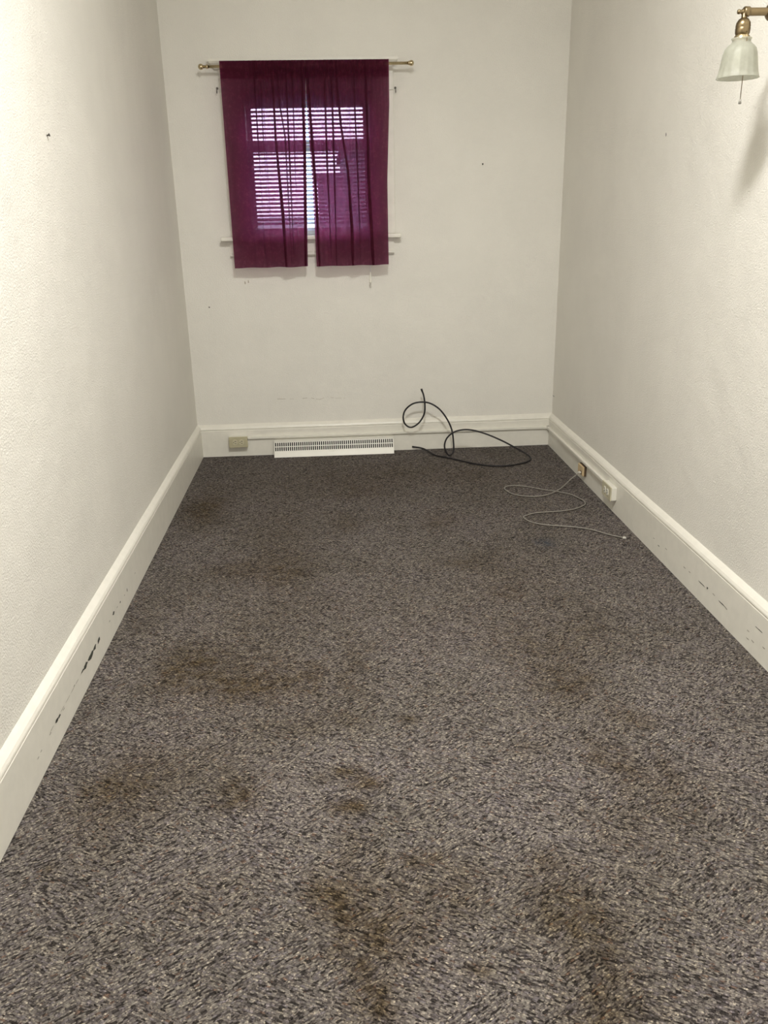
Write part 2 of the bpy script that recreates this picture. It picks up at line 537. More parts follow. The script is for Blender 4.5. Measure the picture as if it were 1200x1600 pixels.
WX0, WX1, WZ0, WZ1 = 0.405, 1.108, 1.265, 2.03    # window opening
def build_walls():
    T = 0.16
    bm = bmesh.new()
    add_box(bm, -T, WX0, 0, T, 0, H); add_box(bm, WX1, RW + T, 0, T, 0, H)
    add_box(bm, WX0, WX1, 0, T, 0, WZ0); add_box(bm, WX0, WX1, 0, T, WZ1, H)
    X, Z = (1, 0, 0), (0, 0, 1)
    add_blob(bm, (0.134, -0.0006, 0.90), X, Z, 0.005, 0.005, 3)
    for i, (x, z) in enumerate([(0.352, 1.035), (0.372, 1.04)]):
        add_blob(bm, (x, -0.0006, z), X, Z, 0.004, 0.010, 30 + i, mi=2)
    cr = [(0.404, 0.353), (0.496, 0.345), (0.62, 0.341), (0.693, 0.346), (0.74, 0.335), (0.755, 0.333), (0.798, 0.348), (0.85, 0.338), (0.912, 0.336)]
    rnd = random.Random(4)
    for (x0, z0), (x1, z1) in zip(cr, cr[1:]):
        n = 5
        for k in range(n):
            if rnd.random() < 0.4:
                continue
            t0, t1 = k / n, (k + 1) / n
            a = Vector((x0 + (x1 - x0) * t0, -0.0006, z0 + (z1 - z0) * t0)); b = Vector((x0 + (x1 - x0) * t1, -0.0006, z0 + (z1 - z0) * t1))
            w = rnd.uniform(0.0004, 0.0012)
            f = bm.faces.new([bm.verts.new(a + Vector((0, 0, -w))), bm.verts.new(b + Vector((0, 0, -w))), bm.verts.new(b + Vector((0, 0, w))), bm.verts.new(a + Vector((0, 0, w)))])
            f.material_index = 2
    struct('wall_back', bm, [m_wall, m_mark, m_faint], 'cream plaster wall with the curtained window', 'wall', fix=False)
    bm = bmesh.new()
    add_box(bm, -T, 0, YF, 0, 0, H)
    struct('wall_left', bm, [m_wall, m_mark], 'long cream textured wall on the left', 'wall', fix=False)
    bm = bmesh.new()
    add_box(bm, RW, RW + T, YF, 0, 0, H)
    add_blob(bm, (RW - 0.0006, -1.513, 1.671), (0, 1, 0), Z, 0.004, 0.009, 8)
    add_blob(bm, (RW - 0.0006, -0.02, 0.31), (0, 1, 0), Z, 0.03, 0.002, 9)
    struct('wall_right', bm, [m_wall, m_mark], 'long cream textured wall carrying the brass sconce', 'wall', fix=False)
    bm = bmesh.new()
    add_box(bm, -T, RW + T, YF - T, YF, 0, H)
    struct('wall_front', bm, m_wall, 'cream wall behind the viewer', 'wall', fix=False)
    bm = bmesh.new()
    add_box(bm, -T, RW + T, YF - T, T, H, H + 0.1)
    struct('ceiling', bm, m_ceil, 'pale painted ceiling above the room', 'ceiling', fix=False)
build_walls()

CH_L = [(-1.964, 0.072), (-2.111, 0.065), (-2.155, 0.065), (-2.224, 0.069), (-2.27, 0.071), (-2.324, 0.073), (-2.383, 0.072), (-2.53, 0.076), (-2.584, 0.076), (-2.627, 0.074), (-2.695, 0.073), (-2.729, 0.075), (-2.819, 0.079), (-2.93, 0.07), (-2.97, 0.073), (-2.993, 0.075), (-3.056, 0.072), (-3.134, 0.072), (-3.16, 0.069)]
CH_R = [(-1.823, 0.067), (-1.88, 0.056), (-1.959, 0.073), (-2.147, 0.071), (-2.195, 0.073), (-2.305, 0.073), (-2.353, 0.077), (-2.408, 0.077), (-2.476, 0.073), (-2.509, 0.071), (-2.674, 0.068), (-2.675, 0.041), (-2.71, 0.049), (-2.735, 0.106), (-2.78, 0.063)]
def build_baseboards():
    prof = [(0, 0), (TB, 0), (TB, 0.160), (TB - 0.003, 0.163), (TB - 0.003, 0.166), (TB + 0.001, 0.169), (TB, 0.174), (TB - 0.004, 0.182), (TB - 0.011, 0.189), (0.004, 0.195), (0, 0.198)]
    def wob(c):
        return Vector((0.0025 * noise.noise(Vector((c.y * 1.3, c.x, 0.0))), 0, 0.002 * noise.noise(Vector((c.y * 1.7, 5.0, c.x)))))
    Y, Z = (0, 1, 0), (0, 0, 1)
    bm = bmesh.new()
    add_prism(bm, prof, 'Y', 0, YF, cuts=60, wob=lambda c: Vector((0, 0, wob(c).z)) if c.z > 0.05 else Vector((0, 0, 0)))
    rad = {1: (.004, .006), 3: (.006, .003), 5: (.012, .005), 7: (.015, .006), 8: (.018, .006), 9: (.028, .008), 10: (.020, .008), 11: (.014, .003), 14: (.008, .004), 15: (.010, .005)}
    for i, (y, z) in enumerate(CH_L):
        ru, rv = rad.get(i, (0.006, 0.0018))
        ru *= 1.35; rv *= 1.3
        add_blob(bm, (TB + 0.0006, y, z - 0.002 if i > 11 else z), Y, Z, ru, rv, 100 + i, mi=1 if i in rad else 2)
    for k in range(7):     # long scratch
        y = -2.74 - 0.05 * k
        add_blob(bm, (TB + 0.0006, y, 0.0745), Y, Z, 0.022, 0.0012, 140 + k, mi=2)
    struct('baseboard_left', bm, [m_trim, m_chip, m_scuff], 'tall cream baseboard along left wall with dark paint chips', 'baseboard')
    bm = bmesh.new()
    add_prism(bm, [(RW - a, b) for a, b in prof], 'Y', 0, YF, cuts=60, wob=lambda c: Vector((0, 0, wob(c + Vector((9, 3, 0))).z)) if c.z > 0.05 else Vector((0, 0, 0)))
    for i, (y, z) in enumerate(CH_R):
        big = i in (6,)
        ru, rv = (0.007, 0.005) if big else ((0.034, 0.0022) if i in (5, 8, 13) else (0.012, 0.0022))
        add_blob(bm, (RW - TB - 0.0006, y, z), Y, Z, ru, rv, 200 + i, mi=1 if i in (1, 5, 6, 8, 13) else 2)
    struct('baseboard_right', bm, [m_trim, m_chip, m_scuff], 'tall cream baseboard along right wall with grey scratches', 'baseboard')
    bm = bmesh.new()
    add_prism(bm, [(-a, b) for a, b in prof], 'X', 0, RW, cuts=40, wob=lambda c: Vector((0, 0, 0.002 * noise.noise(Vector((c.x * 3, 1, 1))))) if c.z > 0.05 else Vector((0, 0, 0)))
    struct('baseboard_back', bm, m_trim, 'cream baseboard under the window wall', 'baseboard')
build_baseboards()

# ------------------------------------------------------------------ window
def build_window():
    w = thing('window_1', (0.755, 0.0, 1.288), 'cream framed double hung window in the back wall', 'window', kind='structure')
    B = bmesh.new
    for x0, x1, in ((0.294, 0.405), (1.108, 1.231)):
        bm = B(); add_box(bm, x0, x1, -0.020, 0.0, 1.288, 2.03, 0.003); obj('side_casing', bm, m_trim, w)
    bm = B(); add_box(bm, 0.294, 1.231, -0.021, 0.0, 2.03, 2.145, 0.003); obj('head_casing', bm, m_trim, w)
    # flared cap: swept with mitred returns
    bm = B()
    prof = [(0.000, 2.140), (0.006, 2.142), (0.009, 2.150), (0.014, 2.156), (0.022, 2.161), (0.028, 2.167), (0.030, 2.172), (0.034, 2.173), (0.034, 2.186), (0.0, 2.190)]
    rings = []
    x0, x1 = 0.278, 1.219
    for d, z in prof:
        rings.append([bm.verts.new((x0 - d, 0.0, z)), bm.verts.new((x0 - d, -0.021 - d, z)), bm.verts.new((x1 + d, -0.021 - d, z)), bm.verts.new((x1 + d, 0.0, z))])
    for A, Bq in zip(rings, rings[1:]):
        for k in range(3):
            bm.faces.new((A[k], A[k + 1], Bq[k + 1], Bq[k]))
    bm.faces.new(rings[-1]); bm.faces.new(rings[0])
    obj('head_cap', bm, m_trim, w)
    bm = B(); add_box(bm, 0.240, 1.261, -0.066, -0.0, 1.266, 1.288, 0.005, 3); add_box(bm, WX0, WX1, -0.001, 0.06, 1.266, 1.288)
    obj('stool', bm, m_trim, w)
    bm = B()
    add_prism(bm, [(0, 1.266), (-0.019, 1.266), (-0.019, 1.200), (-0.022, 1.197), (-0.026, 1.192), (-0.027, 1.186), (-0.024, 1.180), (-0.016, 1.176), (0, 1.175)], 'X', 0.283, 1.222)
    obj('apron', bm, m_trim, w)
    bm = B()
    add_box(bm, WX0, WX0 + 0.012, 0.0, 0.15, WZ0, WZ1); add_box(bm, WX1 - 0.012, WX1, 0.0, 0.15, WZ0, WZ1)
    add_box(bm, WX0, WX1, 0.0, 0.15, WZ1 - 0.012, WZ1); add_box(bm, WX0, WX1, 0.05, 0.16, WZ0, WZ0 + 0.02)
    obj('jamb', bm, m_trim, w)
    for nm, y0, z0, z1, zb, zt in (('upper_sash', 0.10, 1.735, 2.018, 1.775, 1.970), ('lower_sash', 0.065, 1.286, 1.784, 1.328, 1.745)):
        bm = B()
        a, b = WX0 + 0.012, WX1 - 0.012
        add_box(bm, a, 0.442, y0, y0 + 0.032, z0, z1); add_box(bm, 1.066, b, y0, y0 + 0.032, z0, z1)
        add_box(bm, 0.442, 1.066, y0, y0 + 0.032, z0, zb); add_box(bm, 0.442, 1.066, y0, y0 + 0.032, zt, z1)
        s = obj(nm, bm, m_trim, w)
        bm = B(); add_box(bm, 0.440, 1.068, y0 + 0.014, y0 + 0.018, zb - 0.002, zt + 0.002)
        obj('pane', bm, m_pane, s)
build_window()

# ------------------------------------------------------------------ mini blind
def build_blind():
    t = thing('mini_blind', (0.755, 0.02, 2.03), 'white slatted mini blind in the window behind burgundy curtains', 'blind')
    bm = bmesh.new(); add_box(bm, 0.420, 1.094, 0.006, 0.032, 1.992, 2.017, 0.002); obj('headrail', bm, m_slat, t)
    bm = bmesh.new()
    a = math.radians(33)
    z = 1.978
    while z > 1.335:
        prev = None
        for k in range(7):
            s = (k / 6 - 0.5) * 0.025
            h = 0.0022 * (1 - (2 * k / 6 - 1) ** 2)
            y = 0.022 + s * math.cos(a) - h * math.sin(a)
            zz = z + s * math.sin(a) + h * math.cos(a)
            cur = [bm.verts.new((x, y, zz)) for x in (0.424, 1.090)]
            if prev:
                f = bm.faces.new((prev[0], prev[1], cur[1], cur[0])); f.smooth = True
            prev = cur
        z -= 0.0215
    o = obj('slats', bm, m_slat, t)
    md = o.modifiers.new('thickness', 'SOLIDIFY'); md.thickness = 0.0006
    bm = bmesh.new(); add_box(bm, 0.424, 1.090, 0.010, 0.034, 1.312, 1.326, 0.003); obj('bottom_rail', bm, m_slat, t)
    bm = bmesh.new()
    for x in (0.52, 0.99):
        for y in (0.0085, 0.0355):
            add_tube(bm, [(x, y, 1.995), (x, y, 1.32)], 0.0007, 6)
            obj('ladder_cord', bm, m_slat, t)
            bm = bmesh.new()
    bm = bmesh.new()
    add_tube(bm, [(1.080, 0.004, 2.0), (1.080, -0.010, 1.9), (1.080, -0.066, 1.30), (1.080, -0.069, 1.287), (1.080, -0.069, 1.27), (1.080, -0.060, 1.20), (1.080, -0.055, 1.075)], 0.0011, 6)
    p = obj('pull_cord', bm, m_slat, t)
    bm = bmesh.new()
    add_lathe(bm, [(0.0012, 0.058), (0.0035, 0.056), (0.0045, 0.045), (0.006, 0.015), (0.0075, 0.002), (0.007, 0.0), (0.001, 0.0005)], (1.080, -0.055, 1.022), 16)
    obj('tassel', bm, m_white, p)
build_blind()

# ------------------------------------------------------------------ curtain rod and curtains
def build_rod():
    t = thing('curtain_rod', (0.767, -0.09, 2.142), 'thin brass curtain rod with ball ends above the window', 'curtain rod')
    zl, zr = 2.142, 2.149
    bm = bmesh.new(); add_tube(bm, [(0.222, -0.09, zl), (1.313, -0.09, zr)], 0.0075, 16); obj('rod', bm, m_brass_p, t)
    for x, z, s in ((0.212, zl, -1), (1.323, zr, 1)):
        bm = bmesh.new()
        add_lathe(bm, sphere_prof(0.0145, 14), (x, -0.09, z), 24, 'X')
        add_lathe(bm, [(0.0010, 0.006), (0.0095, 0.006), (0.0110, 0.010), (0.0095, 0.016), (0.0085, 0.016)], (x - s * 0.022, -0.09, z), 20, 'X')
        obj('finial', bm, m_brass_p, t)
    for x in (0.335, 1.19):
        bm = bmesh.new()
        add_tube(bm, [(x, -0.0205, 2.125), (x, -0.05, 2.127), (x, -0.085, 2.129), (x, -0.098, 2.136)], 0.004, 8)
        add_box(bm, x - 0.008, x + 0.008, -0.0235, -0.0205, 2.10, 2.139, 0.001)
        obj('bracket', bm, m_brass_p, t)
build_rod()

def lerp_pts(pts, v):
    for (v0, a), (v1, b) in zip(pts, pts[1:]):
        if v <= v1:
            return a + (b - a) * max(0.0, (v - v0)) / (v1 - v0)
    return pts[-1][1]

def build_curtain(label, left, right, folds, bulges, seed):
    ZT, ZB = 2.166, 1.122
    vz = lambda z: (ZT - z) / (ZT - ZB)
    left = [(vz(z), x) for x, z in left]; right = [(vz(z), x) for x, z in right]
    FS = []
    for pts, hs in folds:
        P = [(vz(z), x) for x, z in pts]
        FS.append((P, [(vz(z), h) for h, z in hs]))
    bm = bmesh.new()
    rows = []
    NR = 84
    # the back flap of the rod pocket comes first, then the face of the panel
    vs_list = [('b', 0.080 * (1 - k / 4)) for k in range(4)] + [('t', 0)] + [('f', (k / NR) ** 1.0) for k in range(NR + 1)]
    for kind, val in vs_list:
        v = 0.0 if kind == 't' else (val / 1.044 if kind == 'b' else val)
        z = ZT - v * (ZT - ZB)
        xl = lerp_pts(left, v); xr = lerp_pts(right, v)
        cuts = [(lerp_pts(P, v), lerp_pts(Hh, v)) for P, Hh in FS]
        row = []
        bounds = [xl] + [c for c, h in cuts] + [xr]
        carry = None
        def depth(x):
            y = 0.0
            for bx, bw, ba in bulges:
                y += ba * math.exp(-((x - bx) / bw) ** 2) * v ** 1.4
            g = max(0.0, 1 - v * 1.7)
            y += 0.0034 * g * math.sin(2 * PI * x / 0.019 + 3 * noise.noise(Vector((x * 20, v * 2, seed))))
            y += 0.008 * noise.noise(Vector((x * 26, v * 1.6, seed * 3.3))) * (0.12 + v)
            return y
        for si in range(len(bounds) - 1):
            a, b = bounds[si], bounds[si + 1]
            ha = cuts[si - 1][1] if si > 0 else 0.0
            hb = cuts[si][1] if si < len(cuts) else 0.0
            n = 22
            a2 = a - ha if si > 0 else a
            b2 = b + hb if si < len(cuts) else b
            for k in range(n + 1):
                x = a2 + (b2 - a2) * k / n
                y = depth(x)
                if si > 0:
                    y += 0.009 * min(1, ha / 0.003) * math.exp(-max(0, x - a2) / 0.022)
                row.append((x, y))
            if si < len(cuts):      # turn and run back under the pleat
                y = depth(b2)
                hf = min(1, hb / 0.003)
                for k, (fx, fy) in enumerate(((1.0, 0.002), (0.9, 0.0042), (0.0, 0.0048), (-0.9, 0.0055), (-1.0, 0.0075))):
                    row.append((b + hb * fx, y + fy * hf))
        out = []
        for x, y in row:
            if kind == 'b':
                out.append(bm.verts.new((x, -0.0785 - 0.15 * y, z)))
            elif kind == 't':
                out.append(bm.verts.new((x, -0.090 - 0.4 * y, ZT + 0.003)))
            else:
                stand = 0.1040 + 0.000 * min(1, v * 3)
                out.append(bm.verts.new((x, -stand - y, z - 0.0015 * math.sin(x * 40 + seed) * v)))
        rows.append(out)
    for A, B in zip(rows, rows[1:]):
        for k in range(len(A) - 1):
            bm.faces.new((A[k], B[k], B[k + 1], A[k + 1])).smooth = True
    o = obj('curtain', bm, m_curtain)
    return tag(o, label, 'curtain', group='burgundy curtains')

h1 = lambda *p: list(p)
build_curtain('left burgundy curtain panel, flat at its outer edge, hanging from the rod',
    [(0.311, 2.166), (0.311, 1.122)], [(0.7591, 2.166), (0.7589, 2.075), (0.756, 2.045), (0.723, 1.122)],
    [([(0.488, 2.166), (0.488, 1.122)], [(0.0018, 2.166), (0.003, 1.99), (0.003, 1.80), (0.0005, 1.6), (0.0, 1.122)]),
     ([(0.521, 2.166), (0.517, 1.785), (0.520, 1.122)], [(0.0018, 2.166), (0.003, 1.98), (0.002, 1.8), (0.0005, 1.6), (0.0, 1.122)]),
     ([(0.585, 2.166), (0.583, 1.784), (0.599, 1.412), (0.604, 1.122)], [(0.0025, 2.166), (0.005, 2.0), (0.006, 1.7), (0.009, 1.412), (0.005, 1.122)]),
     ([(0.612, 2.166), (0.615, 1.953), (0.634, 1.803), (0.634, 1.411), (0.634, 1.122)], [(0.002, 2.166), (0.004, 1.95), (0.003, 1.7), (0.0025, 1.4), (0.0, 1.122)]),
     ([(0.656, 2.166), (0.654, 1.982), (0.652, 1.682), (0.650, 1.422), (0.648, 1.122)], [(0.002, 2.166), (0.004, 1.98), (0.004, 1.65), (0.003, 1.4), (0.0, 1.122)]),
     ([(0.690, 2.166), (0.688, 2.01), (0.680, 1.681), (0.675, 1.122)], [(0.002, 2.166), (0.003, 2.0), (0.0025, 1.7), (0.0, 1.45), (0.0, 1.122)]),
     ([(0.742, 2.166), (0.740, 2.05), (0.735, 1.70), (0.711, 1.122)], [(0.002, 2.166), (0.006, 2.0), (0.008, 1.7), (0.008, 1.4), (0.006, 1.122)])],
    [(0.61, 0.045, 0.028), (0.42, 0.10, 0.010), (0.70, 0.04, 0.006)], 1.0)
build_curtain('right burgundy curtain panel with deep folds, hanging from the rod',
    [(0.7595, 2.166), (0.759, 2.057), (0.759, 1.881), (0.770, 1.576), (0.773, 1.122)], [(1.202, 2.166), (1.201, 1.95), (1.184, 1.575), (1.183, 1.122)],
    [([(0.772, 2.166), (0.772, 2.05), (0.776, 1.85), (0.786, 1.55), (0.790, 1.122)], [(0.002, 2.166), (0.006, 2.0), (0.008, 1.8), (0.008, 1.4), (0.005, 1.122)]),
     ([(0.858, 2.166), (0.857, 1.93), (0.855, 1.617), (0.858, 1.122)], [(0.0025, 2.166), (0.005, 1.95), (0.005, 1.6), (0.002, 1.3), (0.0, 1.122)]),
     ([(0.895, 2.166), (0.895, 2.076), (0.893, 1.627), (0.887, 1.122)], [(0.0025, 2.166), (0.005, 1.95), (0.005, 1.6), (0.003, 1.3), (0.0015, 1.122)]),
     ([(0.925, 2.166), (0.923, 2.076), (0.936, 1.859), (0.967, 1.625), (0.979, 1.329), (0.979, 1.122)], [(0.0025, 2.166), (0.006, 1.95), (0.006, 1.6), (0.009, 1.3), (0.006, 1.122)]),
     ([(1.012, 2.166), (1.015, 1.928), (1.021, 1.572), (1.023, 1.122)], [(0.002, 2.166), (0.004, 1.93), (0.004, 1.6), (0.002, 1.3), (0.0, 1.122)]),
     ([(1.077, 2.166), (1.078, 2.025), (1.081, 1.519), (1.095, 1.122)], [(0.0025, 2.166), (0.006, 1.95), (0.008, 1.5), (0.009, 1.2), (0.007, 1.122)])],
    [(0.845, 0.06, 0.024), (0.99, 0.04, 0.030), (1.135, 0.05, 0.018)], 2.0)

# small hooks at the sides of the casing
def build_hook(x, z, label):
    bm = bmesh.new()
    add_lathe(bm, [(0.0012, 0.0), (0.006, 0.0), (0.006, -0.003), (0.0012, -0.004)], (x, 0.0, z + 0.012), 12, 'Y')
    add_tube(bm, [(x, -0.003, z + 0.012), (x, -0.020, z + 0.012), (x, -0.026, z + 0.004), (x, -0.022, z - 0.006), (x, -0.030, z - 0.014), (x, -0.036, z - 0.006)], 0.0022, 8, sub=4)
    tag(obj('curtain_hook', bm, m_steel), label, 'hook', 'old hooks at the window casing')
build_hook(0.279, 2.038, 'small grey metal hook left of the window, just below the rod')
build_hook(1.243, 2.030, 'small grey metal hook right of the window, just below the rod')

# ------------------------------------------------------------------ wall nails
def build_nail(p, d, label):
    bm = bmesh.new()
    p = Vector(p); d = Vector(d)
    add_tube(bm, [p, p + d * 0.007 + Vector((0, 0, 0.0015))], 0.0022, 8)
    add_tube(bm, [p + d * 0.007 + Vector((0, 0, 0.0015)), p + d * 0.009 + Vector((0, 0, 0.002))], 0.0045, 10)
    tag(obj('nail', bm, m_mark), label, 'nail', 'nails left in the walls')
build_nail((0, -2.237, 1.64), (1, 0, 0), 'small dark nail sticking out of the left wall')
build_nail((1.732, 0, 1.647), (0, -1, 0), 'small dark nail in back wall, right of the window')

# ------------------------------------------------------------------ heating register
def build_register():
    t = thing('baseboard_register', (0.83, -0.06, 0.0), 'white metal baseboard heating register under the window with two rows of slots', 'vent')
    x0, x1 = 0.462, 1.198
    yt, yb, zt, zb = -0.050, -0.096, 0.097, 0.001      # the face leans out towards the floor
    face = lambda z: yt + (yb - yt) * (zt - z) / (zt - zb)
    bm = bmesh.new()
    add_box(bm, x0, x1, yt - 0.004, -TB, 0.091, 0.098, 0.0015)
    add_prism(bm, [(face(0.088), 0.088), (face(0.091) - 0.003, 0.0915), (-TB, 0.0915), (-TB, 0.088)], 'X', x0, x1)
    for a, b in ((x0, x0 + 0.004), (x1 - 0.004, x1)):
        add_prism(bm, [(-TB, 0.001), (face(0.001), 0.001), (face(0.0915), 0.0915), (-TB, 0.0915)], 'X', a, b)
    obj('housing', bm, m_white, t)
    def slab(bm, xa, xb, za, zc, th=0.0025, lift=0.0):
        add_prism(bm, [(face(za) - lift, za), (face(zc) - lift, zc), (face(zc) - lift + th, zc), (face(za) - lift + th, za)], 'X', xa, xb)
    bm = bmesh.new()
    slab(bm, x0, x1, 0.0835, 0.0885)
    slab(bm, x0, x1, 0.0585, 0.0625)
    slab(bm, x0, x1, 0.031, 0.0365)
    n = 57
    for k in range(n + 1):
        xc = x0 + 0.004 + (x1 - x0 - 0.008) * k / n
        slab(bm, xc - 0.0026, xc + 0.0026, 0.034, 0.086, th=0.003)
    obj('grille', bm, m_white, t)
    bm = bmesh.new()
    slab(bm, x0, x1, 0.001, 0.0335, lift=0.002)
    add_box(bm, x0 + 0.35, x0 + 0.372, face(0.03) - 0.006, face(0.03), 0.027, 0.031, 0.001)
    obj('lower_panel', bm, m_white, t)
    bm = bmesh.new(); slab(bm, x0 + 0.004, x1 - 0.004, 0.030, 0.087, th=0.003, lift=-0.0075); obj('slot_shade_sheet', bm, m_slot_shade, t)  # near-black sheet just behind the slots, painting in the shade inside the register
build_register()

# ------------------------------------------------------------------ raceway and outlets
def build_raceway():
    t = thing('wire_raceway', (2.17, -0.03, 0.114), 'painted wiring channel along the baseboards joining the two outlet boxes', 'wire channel')
    z0, z1 = 0.108, 0.122
    d = 0.016
    bm = bmesh.new(); add_box(bm, 0.303, RW - TB - 0.03, -TB - d, -TB, z0, z1, 0.002); obj('channel', bm, m_trim, t)
    bm = bmesh.new(); add_box(bm, RW - TB - d, RW - TB, -1.205, -TB - 0.03, z0, z1, 0.002); obj('channel', bm, m_trim, t)
    bm = bmesh.new()
    add_box(bm, RW - TB - 0.034, RW - TB, -TB - d - 0.001, -TB, z0 - 0.001, z1 + 0.001, 0.002)
    add_box(bm, RW - TB - d - 0.001, RW - TB, -TB - 0.034, -TB, z0 - 0.001, z1 + 0.001, 0.002)
    obj('elbow', bm, m_trim, t)
build_raceway()

def receptacle(bm, P, s=1.0):
    """P maps (u across, w up, d out) to a point: a receptacle with slots (mi=1)"""
    def boxm(u0, u1, w0, w1, d0, d1, mi):
        vs = [bm.verts.new(P(u, w, d)) for u, w, d in ((u0, w0, d0), (u1, w0, d0), (u1, w1, d0), (u0, w1, d0), (u0, w0, d1), (u1, w0, d1), (u1, w1, d1), (u0, w1, d1))]
        for q in ((0, 3, 2, 1), (4, 5, 6, 7), (0, 1, 5, 4), (1, 2, 6, 5), (2, 3, 7, 6), (3, 0, 4, 7)):
            bm.faces.new([vs[i] for i in q]).material_index = mi
    ring0, ring1 = [], []
    for k in range(24):
        a = 2 * PI * k / 24
        u, w = 0.0165 * math.cos(a), 0.0165 * math.sin(a)
        u = max(-0.0135, min(0.0135, u))
        ring0.append(bm.verts.new(P(u, w, 0.0))); ring1.append(bm.verts.new(P(u, w, 0.0025)))
    bm.faces.new(ring1)
    for k in range(24):
        bm.faces.new((ring0[k], ring0[(k + 1) % 24], ring1[(k + 1) % 24], ring1[k]))
    boxm(-0.003, 0.008, 0.0050, 0.0080, 0.0020, 0.0030, 1)
    boxm(-0.003, 0.007, -0.0080, -0.0052, 0.0020, 0.0030, 1)
    boxm(-0.0105, -0.0065, -0.0025, 0.0025, 0.0020, 0.0030, 1)

def build_outlet(root_loc, P, L_, H_, D, label, body, plate):
    """P(a along, h up, d out) in world coordinates; L_ x H_ box standing D off the baseboard"""
    t = thing('outlet_box', root_loc, label, 'outlet', 'surface mounted outlets')
    def pbox(bm, a0, a1, h0, h1, d0, d1, bev):
        tb = bmesh.new()
        bmesh.ops.create_cube(tb, size=1.0)
        for v in tb.verts:
            v.co = Vector(((a0 + a1) / 2 + v.co.x * (a1 - a0), (h0 + h1) / 2 + v.co.y * (h1 - h0), (d0 + d1) / 2 + v.co.z * (d1 - d0)))
        bmesh.ops.bevel(tb, geom=list(tb.edges), offset=bev, segments=2, profile=0.5, affect='EDGES')
        for v in tb.verts:
            v.co = P(v.co.x, v.co.y, v.co.z)
        merge(bm, tb)
    bm = bmesh.new(); pbox(bm, -L_ / 2 + 0.002, L_ / 2 - 0.002, -H_ / 2 + 0.002, H_ / 2 - 0.002, 0, D - 0.004, 0.003); obj('box', bm, body, t)
    bm = bmesh.new(); pbox(bm, -L_ / 2, L_ / 2, -H_ / 2, H_ / 2, D - 0.006, D, 0.0025)
    obj('cover_plate', bm, plate, t)
    for s in (-1, 1):
        bm = bmesh.new()
        # the outlet lies on its side, so the blades run along the box
        receptacle(bm, lambda u, w, d, s=s: P(s * 0.0195 + u, w, D + d))
        obj('receptacle', bm, [m_white if plate is m_ivory_l else m_ivory_l, m_black], t)
    bm = bmesh.new()
    ring = [bm.verts.new(P(0.003 * math.cos(2 * PI * k / 12), 0.003 * math.sin(2 * PI * k / 12), D + 0.0012)) for k in range(12)]
    bm.faces.new(ring)
    ring2 = [bm.verts.new(P(0.0034 * math.cos(2 * PI * k / 12), 0.0034 * math.sin(2 * PI * k / 12), D - 0.001)) for k in range(12)]
    for k in range(12):
        bm.faces.new((ring[k], ring[(k + 1) % 12], ring2[(k + 1) % 12], ring2[k]))
    obj('screw', bm, m_ivory, t)

build_outlet((0.247, -TB, 0.097), lambda a, h, d: Vector((0.247 + a, -TB - d, 0.0985 + h)), 0.114, 0.068, 0.044,
             'beige outlet box on the back baseboard left of the register', m_trim, m_ivory)
build_outlet((RW - TB, -1.268, 0.101), lambda a, h, d: Vector((RW - TB - d, -1.268 + a, 0.102 + h)), 0.132, 0.070, 0.032,
             'white outlet box with ivory face on the right baseboard', m_white, m_ivory_l)

# ------------------------------------------------------------------ phone jack and phone cord
def build_jack():
    t = thing('phone_jack', (RW - TB, -0.795, 0.065), 'small tan phone jack on the right baseboard near the corner', 'phone jack')
    y0, y1, z0, z1 = -0.842, -0.748, 0.040, 0.094
    x = RW - TB
    bm = bmesh.new(); add_box(bm, x - 0.012, x, y0, y1, z0, z1, 0.0015); obj('base', bm, m_brown, t)
    bm = bmesh.new(); add_box(bm, x - 0.021, x - 0.011, y0 + 0.002, y1 - 0.001, z0 + 0.001, z1 - 0.001, 0.003, 3); obj('cover', bm, m_tan, t)
    bm = bmesh.new(); add_box(bm, x - 0.0225, x - 0.0205, -0.825, -0.800, 0.048, 0.066, 0.0005); obj('socket', bm, m_brown, t)
build_jack()

